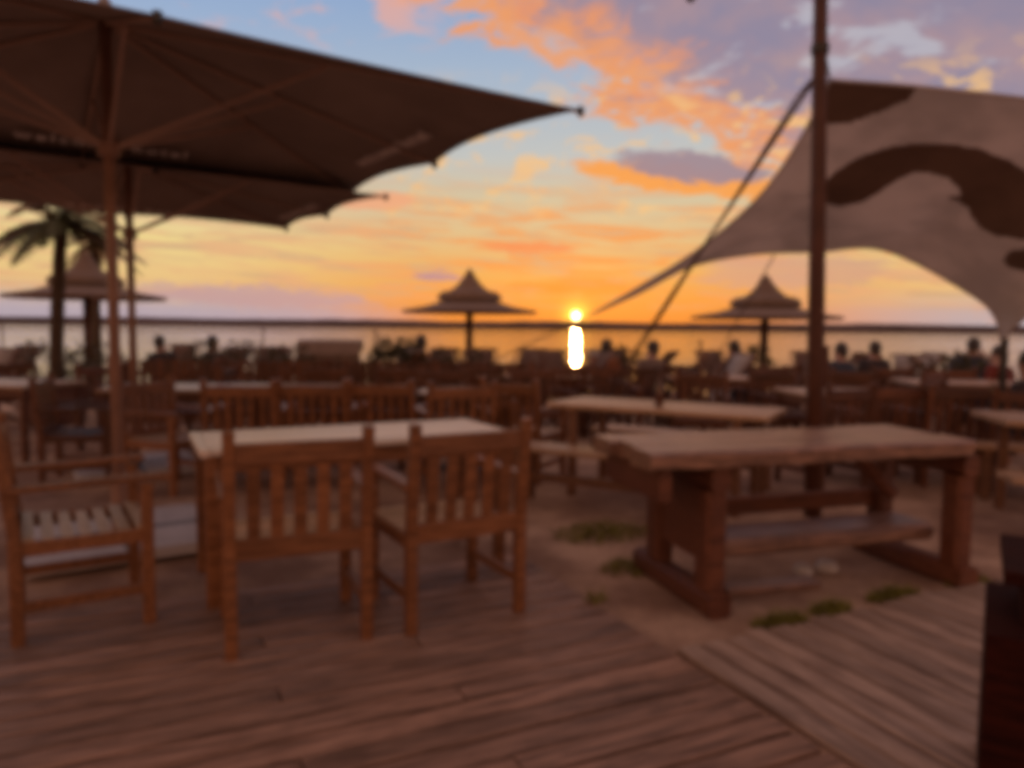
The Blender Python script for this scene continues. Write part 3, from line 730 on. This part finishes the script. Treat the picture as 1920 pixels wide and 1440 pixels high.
# ------------------------------------------------------------------ people
def skin_mesh(verts, edges, radii, name, material, parent, sub=1, root=0):
    me = bpy.data.meshes.new(name); me.from_pydata([tuple(v) for v in verts], edges, [])
    o = bpy.data.objects.new(name, me); col.objects.link(o)
    o.modifiers.new('skin', 'SKIN'); 
    for i, r_ in enumerate(radii):
        sv_ = me.skin_vertices[0].data[i]; rr = r_ if isinstance(r_, tuple) else (r_, r_); sv_.radius = rr; sv_.use_root = (i == root)
    s = o.modifiers.new('sub', 'SUBSURF'); s.levels = sub; s.render_levels = sub
    me.materials.append(material)
    for p in me.polygons: p.use_smooth = True
    o.parent = parent; return o
def person(x, y, rz, label, shirt, seated=True, arm=0.0, seat=.36, z=None, scale=1.0, hair='hair', lean=None):
    lean = ((x * 37) % 13) - 6 if lean is None else lean
    r = empty('person', (x, y, gz(x, y) if z is None else z), R(rz)); r.rotation_euler.y = R(lean); r.rotation_euler.x = R(-abs(lean) * .6); r.scale = (scale,) * 3
    hp = seat + .08 if seated else .92
    def pose(lo=1.0):
        v, e, rd = [], [], []
        def add(p, rad, par=None):
            v.append(Vector(p)); rd.append(rad)
            if par is not None: e.append((par, len(v) - 1))
            return len(v) - 1
        pel = add((0, 0, hp), (.15, .11)); ab = add((0, .02, hp + .16), (.13, .095), pel); chst = add((0, .03, hp + .36), (.155, .105), ab)
        nk = add((0, .035, hp + .50), (.095, .085), chst); hb = add((0, .05, hp + .57), (.080, .090), nk); hd = add((0, .045, hp + .66), (.098, .115), hb); ht_ = add((0, .03, hp + .745), (.080, .092), hd)
        nose = add((0, .145, hp + .645), .012, hd)
        arms = []
        for s in (-1, 1):
            sh = add((s * .17, .03, hp + .44), .052, chst)
            if s == 1 and arm > .5: el_, ha = (s * .25, .16, hp + .32), (s * .14, .22, hp + .55)
            else: el_, ha = (s * .23, .02, hp + .18), (s * .15, .24, hp + .10)
            e1 = add(el_, .040, sh); wv = Vector(ha); w1 = add(wv, .026, e1)
            dv = (wv - Vector(el_)).normalized(); side_ = dv.cross(Vector((0, 0, 1))).normalized()
            pm = add(wv + dv * .05, (.036, .020), w1)
            for f_ in range(4):
                o1 = side_ * (f_ - 1.5) * .019
                k1 = add(wv + dv * .095 + o1, .0085, pm); add(wv + dv * (.135 + .01 * math.sin(f_ + 1)) + o1 * 1.1 + Vector((0, 0, -.018)), .0075, k1)
            t1_ = add(wv + dv * .045 + side_ * .04, .010, pm); add(wv + dv * .075 + side_ * .055, .008, t1_)
        for s in (-1, 1):
            hj = add((s * .09, .0, hp - .02), .085, pel)
            if seated: kn = add((s * .12, .42, hp - .0), .060, hj); an = add((s * .12, .40, .09), .038, kn)
            else: kn = add((s * .10, .03, .48), .060, hj); an = add((s * .10, .0, .09), .038, kn)
            a_ = v[an]; fo = add((a_.x, a_.y + .06, .04), (.036, .028), an); add((a_.x, a_.y + .17, .03), (.034, .022), fo)
        return v, e, rd
    v, e, rd = pose()
    skin_mesh(v, e, rd, 'body', M['skin'], r)
    # shirt: torso and sleeves just outside the body
    sv_, se, sr = [], [], []
    def add(p, rad, par=None):
        sv_.append(Vector(p)); sr.append(rad)
        if par is not None: se.append((par, len(sv_) - 1))
        return len(sv_) - 1
    a = add((0, 0, hp - .04), (.20, .16)); b2 = add((0, .02, hp + .16), (.185, .145), a); c2 = add((0, .03, hp + .37), (.21, .15), b2); add((0, .035, hp + .49), (.11, .10), c2)
    for s in (-1, 1):
        sh = add((s * .17, .03, hp + .43), .085, c2)
        if s == 1 and arm > .5: add((s * .24, .14, hp + .335), .07, sh)
        else: add((s * .22, .022, hp + .22), .07, sh)
    skin_mesh(sv_, se, sr, 'shirt', M[shirt], r)
    sv_, se, sr = [], [], []
    a = add((0, 0, hp - .0), (.168, .128))
    for s in (-1, 1):
        hj = add((s * .09, .0, hp - .03), .10, a)
        kn = add((s * .12, .42, hp), .074, hj) if seated else add((s * .10, .03, .48), .074, hj)
        add((s * .12, .40, .14) if seated else (s * .10, 0, .14), .056, kn)
    skin_mesh(sv_, se, sr, 'trousers', M['trousers'], r)
    b_ = MB(); vs = []; n_ = 14
    for i in range(9):
        th = math.pi * i / 8 * .56
        for j in range(n_):
            ph = 2 * math.pi * j / n_; back_ = -math.sin(ph)
            zz = math.cos(th * (1 + .85 * max(back_, 0)))
            vs.append((math.sin(th * (1 + .85 * max(back_, 0))) * .087 * math.cos(ph) * 1.08, .032 + math.sin(th) * .112 * math.sin(ph), hp + .67 + .115 * zz))
    fs2 = [(i * n_ + j, i * n_ + (j + 1) % n_, (i + 1) * n_ + (j + 1) % n_, (i + 1) * n_ + j) for i in range(8) for j in range(n_)] + [tuple(range(n_))]
    b_.addm(vs, fs2); b_.build('hair', M[hair], r, True)
    return tag(r, label, 'person', 'guests at the beach bar')
person(-5.62, 12.1, 10, 'small seated person in dark clothes, left of the pair silhouetted against the water', 'shirt_dark', z=-.05)
person(-4.85, 12.1, -15, 'small seated person with broad dark shoulders, right of the pair silhouetted against the water', 'shirt_dark', z=-.05)
person(-1.48, 11.4, 5, 'seated person in brown clothes directly left of the lone beach umbrella pole', 'shirt_rust', z=.0)
person(1.32, 11.2, -20, 'seated person in rust coloured top just right of the sun path on the water', 'shirt_rust')
person(1.95, 10.6, 20, 'seated person in brown top behind the guy ropes', 'shirt_pale', lean=6)
person(3.55, 11.5, 30, 'seated person holding a hand up, left of the beach umbrella beside the mast', 'shirt_dark', arm=1)
person(4.55, 10.4, 15, 'seated person in blue left of the mast', 'shirt_blue')
person(5.5, 11.4, -10, 'seated person just right of the mast', 'shirt_dark')
person(6.65, 11.0, -30, 'seated person in blue with a raised hand, left of the person under the sail tip', 'shirt_blue', arm=1, z=.05)
person(4.95, 6.9, 20, 'dark clothed person seated right below the lower right tip of the sail', 'shirt_dark', z=GZ)
person(6.3, 9.6, 25, 'seated person in red at the right edge', 'shirt_red')

# ------------------------------------------------------------------ midground chairs and tables
H_ = []
C_ = [
 (-3.72, 6.42, -72, 'armchair with a sunlit post beside the parasol pole, behind the side-on armchair'),
 (-2.80, 6.15, -110, 'armchair just right of the second parasol pole, turned half away'),
 (-2.25, 6.30, 8, 'armchair with back to us, left of the row behind the bright topped table'),
 (-1.68, 6.45, 4, 'armchair with back to us, second of the row behind the bright topped table'),
 (-1.08, 6.55, -6, 'armchair with back to us in the middle of the row behind the bright topped table'),
 (-.50, 6.35, 20, 'armchair turned aside in front of the small round table'),
 (.12, 6.75, -30, 'armchair just left of the plank table with the bottle'),
 (-2.1, 8.25, 185, 'armchair facing us beyond the row of armchair backs'),
 (-1.35, 8.35, 172, 'second armchair facing us beyond the row of armchair backs'),
 (-3.45, 8.3, 95, 'armchair facing right behind the second parasol pole'),
 (-.72, 8.0, 190, 'armchair facing us behind the small round table'),
 (.35, 8.4, 200, 'armchair facing us in line with the sun path'),
 (-4.9, 8.6, 60, 'armchair in the shade by the potted palm'),
 (2.75, 6.55, 25, 'armchair directly right of the mast, close to the rustic table'),
 (3.30, 6.75, 12, 'dark armchair in the cluster right of the mast, second from the mast'),
 (3.88, 6.70, 0, 'dark armchair in the cluster right of the mast, third from the mast'),
 (2.0, 7.9, 165, 'armchair facing us behind the plank table with the bottle'),
 (3.05, 8.3, 190, 'armchair facing us beyond the dark cluster, near the mast'),
 (3.9, 8.35, 176, 'armchair facing us beyond the dark cluster, farther from the mast'),
 (5.3, 7.9, 90, 'armchair at the right edge beyond the sail tip post'),
 (-6.3, 8.4, -85, 'armchair with an orange cushion at the far left edge'),
 (1.2, 8.9, 185, 'armchair far behind the bottle, under the guy ropes'),

 (-.35, 9.3, -8, 'distant armchair straight below the lone beach umbrella, left of the sun path'),
 (1.05, 10.3, -14, 'distant armchair right beside the sun path, back to us'),
 (2.3, 10.6, 14, 'distant armchair between the guy ropes, back to us'),
 (3.75, 10.6, -6, 'distant armchair right behind the right beach umbrella pole base'),
 (5.75, 9.9, -18, 'distant armchair in front of the low shore shrub, right of the mast'),
 (7.2, 10.2, 10, 'distant armchair at the right edge, back to us'),
 (.55, 9.35, 12, 'distant armchair left of the guy ropes, back to us'),
 (1.75, 9.9, 8, 'distant armchair between the two parallel guy ropes and the bottle, back to us'),
 (2.45, 9.2, -75, 'distant armchair side on, in front of the thin guy line'),
 (3.2, 9.9, 20, 'distant armchair left of the right beach umbrella pole, back to us'),
 (4.3, 9.5, -10, 'distant armchair just left of the mast, back to us'),
 (4.75, 8.9, 35, 'distant armchair just right of the mast, back to us'),
 (5.1, 10.3, 0, 'distant armchair halfway between mast and sail tip, back to us'),
 (6.35, 8.8, 15, 'armchair right of the sail tip post, back to us'),
 (-.95, 10.6, 15, 'distant armchair under the lone beach umbrella, back to us'),
 (-.1, 10.4, -12, 'distant armchair right of the lone beach umbrella pole, back to us'),
 (-6.2, 9.3, 20, 'distant armchair behind the potted palm, back to us'),
 (4.4, 6.35, -25, 'dark armchair at the right end of the cluster right of the mast'),
]
for x, y, a, l in C_: chair(x, y, a, l)
gt = slat_table('garden_table', 1.5, .8, .75, M['benchtop'], M['teak_dark']); gtt = tree_of(gt)
for i, (x, y, a, l) in enumerate([(-1.75, 7.35, 2, 'garden table beyond the row of armchair backs'), (-3.15, 7.35, 5, 'garden table right of the second parasol pole'),
        (3.55, 7.55, 2, 'garden table in the dark cluster right of the mast'), (-5.35, 7.7, -12, 'garden table in shade at the left edge'), (2.75, 8.1 + 1.6, 5, 'garden table in the distance between ropes and mast'),
        (.25, 9.8, 0, 'distant garden table below the sun path'), (5.6, 9.2, -6, 'distant garden table at the right edge')]):
    o = gt if i == 0 else copy_tree(gtt)
    o.location = (x, y, gz(x, y)); o.rotation_euler.z = R(a); tag(o, l, 'table', 'garden tables farther back')
rt = empty('round_table', (-.45, 7.15, GZ))
b_ = MB(); b_.lathe([(.001, .72), (.44, .72), (.45, .73), (.45, .745), (.44, .75), (.001, .75)], 32); b_.build('table_top', M['benchtop'], rt)
b_ = MB(); b_.tube([(0, 0, .03), (0, 0, .72)], .035, 12); b_.build('column', M['metal'], rt)
b_ = MB(); b_.lathe([(.25, 0), (.24, .02), (.05, .04), (.001, .045)], 24); b_.build('base', M['metal'], rt)
tag(rt, 'small round table with pale top behind the right end of the bright topped table', 'table')
cu = MB(); cu.beam((-.22, 0, 0), (.22, 0, 0), .12, .42, ch=.35)
cu = cu.build('cushion', M['orange'], smooth=False, loc=(-6.3, 8.40, .64)); cu.rotation_euler = (R(-8), 0, R(5)); tag(cu, 'orange cushion leaning in the armchair at the far left edge', 'cushion')

# deck chairs
def deck_chair(mk):
    r = empty('deck_chair')
    b_ = MB()
    for s in (-1, 1):
        b_.beam((s * .27, .55, 0), (s * .27, -.42, 1.0), .025, .045)
    b_.beam((-.27, -.42, 1.0), (.27, -.42, 1.0), .035, .035); b_.beam((-.27, .44, .115), (.27, .44, .115), .03, .03); b_.build('back_frame', M['brown'], r)
    b_ = MB()
    for s in (-1, 1):
        b_.beam((s * .235, -.42, 0), (s * .235, .50, .46), .025, .04)
    b_.beam((-.235, .50, .46), (.235, .50, .46), .032, .032); b_.beam((-.235, -.40, .02), (.235, -.40, .02), .03, .03); b_.build('seat_frame', M['brown'], r)
    b_ = MB(); n_ = 12
    for i in range(n_ + 1):
        s_ = i / n_; y_ = .50 - .92 * s_; z_ = .46 + .56 * s_ - .42 * math.sin(math.pi * s_) * (1 - s_ * .35)
        b_.v += [(-.215, y_, z_), (.215, y_, z_)]
    b_.f = [(2 * i, 2 * i + 1, 2 * i + 3, 2 * i + 2) for i in range(n_)]; b_.mi = [0] * n_
    o_ = b_.build('sling', M[mk], r, True); mo = o_.modifiers.new('t', 'SOLIDIFY'); mo.thickness = .004
    return r
dcs = {mk: tree_of(deck_chair(mk)) for mk in ('canvas', 'stripe')}
useddc = set()
for x, y, a, mk, l in [
  (-3.95, 11.8, 170, 'canvas', 'pale deck chair right of the pair of silhouetted people'),
  (-3.15, 12.2, 200, 'canvas', 'pale deck chair farther back, left of the hooded wicker beach chair'),
  (-1.95, 13.0, 160, 'canvas', 'pale deck chair behind the bushy shrub'),
  (-.55, 12.0, 175, 'stripe', 'brown deck chair right beside the lone beach umbrella pole'),
  (.15, 12.4, 150, 'stripe', 'brown deck chair between the lone beach umbrella and the sun path'),
  (.72, 11.6, 195, 'stripe', 'brown deck chair just left of the sun path'),
  (2.65, 11.8, 75, 'stripe', 'steeply tilted deck chair seen side on, left of the thin guy line'),
  (3.0, 10.8, 110, 'canvas', 'pale deck chair side on, next to the steeply tilted one'),
  (4.9, 12.3, 165, 'stripe', 'brown deck chair behind the beach umbrella pole beside the mast'),
  (6.1, 12.2, -70, 'stripe', 'deck chair leaning right, third object right of the mast on the shore'),
  (5.95, 11.2, 150, 'canvas', 'pale deck chair right of the mast'),
  (6.75, 12.6, 100, 'canvas', 'pale deck chair against the water, left of the person with raised hand'),
  (7.6, 11.9, 185, 'stripe', 'brown deck chair left of the sail tip'),
  (8.1, 11.2, 160, 'stripe', 'brown deck chair right of the sail tip'),
  (-7.6, 11.2, 160, 'stripe', 'brown deck chair left of the potted palm'),
  (-5.9, 13.2, 190, 'stripe', 'brown deck chair behind the parasol poles'),
  (1.75, 12.8, 170, 'stripe', 'brown deck chair far behind the guy ropes'),
  (.95, 10.6, 100, 'stripe', 'dark deck chair side on beside the sun path, nearest to the water edge there'),
  (1.55, 11.9, 200, 'canvas', 'pale deck chair between the sun path and the thick guy strap'),
  (2.25, 12.3, 60, 'stripe', 'dark deck chair side on behind the seated person in brown'),
  (3.45, 12.2, 200, 'stripe', 'dark deck chair just left of the right beach umbrella pole, on the sand'),
  (4.2, 11.3, 100, 'stripe', 'dark deck chair side on between beach umbrella pole and mast'),
  (5.35, 12.4, 80, 'stripe', 'dark deck chair side on, right behind the mast'),
  (6.55, 11.5, 255, 'stripe', 'dark deck chair facing left, between mast and sail tip'),
  (7.15, 12.4, 90, 'stripe', 'dark deck chair side on just left of the sail tip'),
  (7.9, 10.3, 120, 'stripe', 'dark deck chair at the right edge under the sail tip'),
  (-1.35, 12.3, 150, 'stripe', 'dark deck chair directly behind the lone beach umbrella pole'),
  (-4.4, 11.3, 165, 'stripe', 'dark deck chair right in front of the silhouetted pair'),
  (-3.5, 11.1, 205, 'stripe', 'dark deck chair left of the hooded wicker beach chair'),
  (-7.1, 9.9, 175, 'canvas', 'pale deck chair at the far left edge')]:
    tr = dcs[mk]
    if mk not in useddc: o = tr[0]; useddc.add(mk)
    else: o = copy_tree(tr)
    o.location = (x, y, gz(x, y)); o.rotation_euler.z = R(a); tag(o, l, 'deck chair', 'deck chairs facing the water')

# low slatted wind fence
fe = empty('slatted_fence', (-5.3, 9.75, GZ), R(1.5))
for i in range(54):
    b_ = MB(); x_ = .05 + i * .106; hh = .90 + rnd.uniform(-.012, .012); b_.beam((x_, 0, .05), (x_, 0, hh), .082, .018, (0, 1, 0)); b_.build('slat', M['teak_dark'], fe)
for zz in (.18, .72):
    b_ = MB(); b_.beam((0, .024, zz), (5.75, .024, zz), .03, .06); b_.build('rail', M['oldwood'], fe)
for i in range(5):
    b_ = MB(); b_.beam((.03 + i * 1.42, .07, 0), (.03 + i * 1.42, .07, .93), .07, .07); b_.build('post', M['oldwood'], fe)
tag(fe, 'low slatted wooden fence between the armchairs and the beach, left half of the photo', 'fence')
# hooded wicker beach chair
hb = empty('hooded_beach_chair', (-2.72, 11.2, GZ), R(6))
b_ = MB(); b_.box((0, 0, .22), (.92, .62, .40)); b_.build('base', M['reed'], hb)
b_ = MB(); vs = []
for x_ in (-.46, .46):
    for (yy, zz) in ((-.30, .42), (-.36, .95), (-.22, 1.13), (.12, 1.16), (.24, 1.05), (.20, .98), (.05, 1.08), (-.2, 1.05), (-.28, .92), (-.22, .42)): vs.append((x_, yy, zz))
b_.addm(vs, [(i, (i + 1) % 10, 10 + (i + 1) % 10, 10 + i) for i in range(10)] + [tuple(range(9, -1, -1)), tuple(range(10, 20))]); b_.build('hood', M['reed'], hb)
for s in (-1, 1):
    b_ = MB(); b_.beam((s * .475, -.28, .64), (s * .475, .22, .60), .03, .30); b_.build('side_panel', M['reed'], hb)
b_ = MB(); b_.beam((-.42, .02, .45), (.42, .02, .45), .5, .08); b_.build('seat', M['canvas'], hb)
tag(hb, 'hooded wicker beach chair seen from behind, left of the bushy shrub', 'beach chair')

# marker posts in the lake
mp0 = None
for i, (x, y, h, l) in enumerate([(-58, 85, 1.9, 'thin marker post standing in the water at the far left'), (-30, 90, 2.0, 'thin marker post in the water above the row of armchairs'),
                                 (-13.2, 72, 1.7, 'thin marker post in the water left of the lone beach umbrella'), (17.6, 70, 1.1, 'short marker post in the water left of the right beach umbrella')]):
    b_ = MB(); b_.tube([(0, 0, -1), (0, 0, h)], .10, 8); b_.lathe([(.001, 0), (.16, .05), (.16, .3), (.001, .36)], 10, (0, 0, h)); o = b_.build('marker_post', M['mast'], loc=(x, y, -1.05)); tag(o, l, 'marker post', 'marker posts in the lake')

# ------------------------------------------------------------------ weeds and stones
def tuft(x, y, wd, dp, n_, label, seed, z=GZ):
    rr = random.Random(seed); b_ = MB()
    for i in range(n_):
        a = rr.uniform(0, 6.28); q_ = rr.random() ** .6; p = Vector((wd / 2 * q_ * math.cos(a), dp / 2 * q_ * math.sin(a), 0)); h = rr.uniform(.03, .09) * (1.2 - q_ * .6)
        d = Vector((rr.uniform(-.6, .6), rr.uniform(-.6, .6), 1)).normalized(); s_ = Vector((math.cos(a * 5), math.sin(a * 5), 0)) * .005
        b_.addm([p - s_, p + s_, p + d * h + Vector((d.x, d.y, 0)) * h * .5], [(0, 1, 2)])
    o = b_.build('weed_tuft', M['grass'], loc=(x, y, z)); o.rotation_euler.z = R(25)
    if seed == 5: o['kind'] = 'stuff'
    return tag(o, label, 'weeds', 'weeds along the deck edge')
for i, a in enumerate([(1.25, 3.36, .34, .12, 420, 'green weed tuft at the platform edge nearest to the rustic table leg'),
    (1.55, 3.52, .26, .12, 320, 'green weed tuft second from the left along the platform edge'), (1.95, 3.72, .36, .12, 450, 'green weed tuft in the middle of the platform edge'),
    (2.47, 3.95, .30, .14, 320, 'dark green weed tuft at the right end of the platform edge'), (.72, 4.15, .45, .3, 420, 'green weeds left of the rustic table foot'),
    (.60, 4.85, .7, .5, 700, 'yellowish green weed patch left of the rustic table, below the sun path'), (.42, 3.55, .12, .1, 60, 'tiny weed in the deck left of the rustic table foot')]):
    tuft(*a, seed=i, z=GZ + (.03 if i == 6 else 0))
for i, (x, y, s_, l) in enumerate([(1.78, 4.12, .06, 'pale stone on the ground under the rustic table stretcher, right one'), (1.62, 4.05, .05, 'pale stone on the ground under the rustic table stretcher, left one')]):
    b_ = MB(); b_.lathe([(.001, 0), (s_, .01), (s_ * 1.1, .03), (s_ * .7, .06), (.001, .065)], 9, wob=.12); tag(b_.build('stone', M['concrete'], loc=(x, y, GZ)), l, 'stone', 'pale stones')
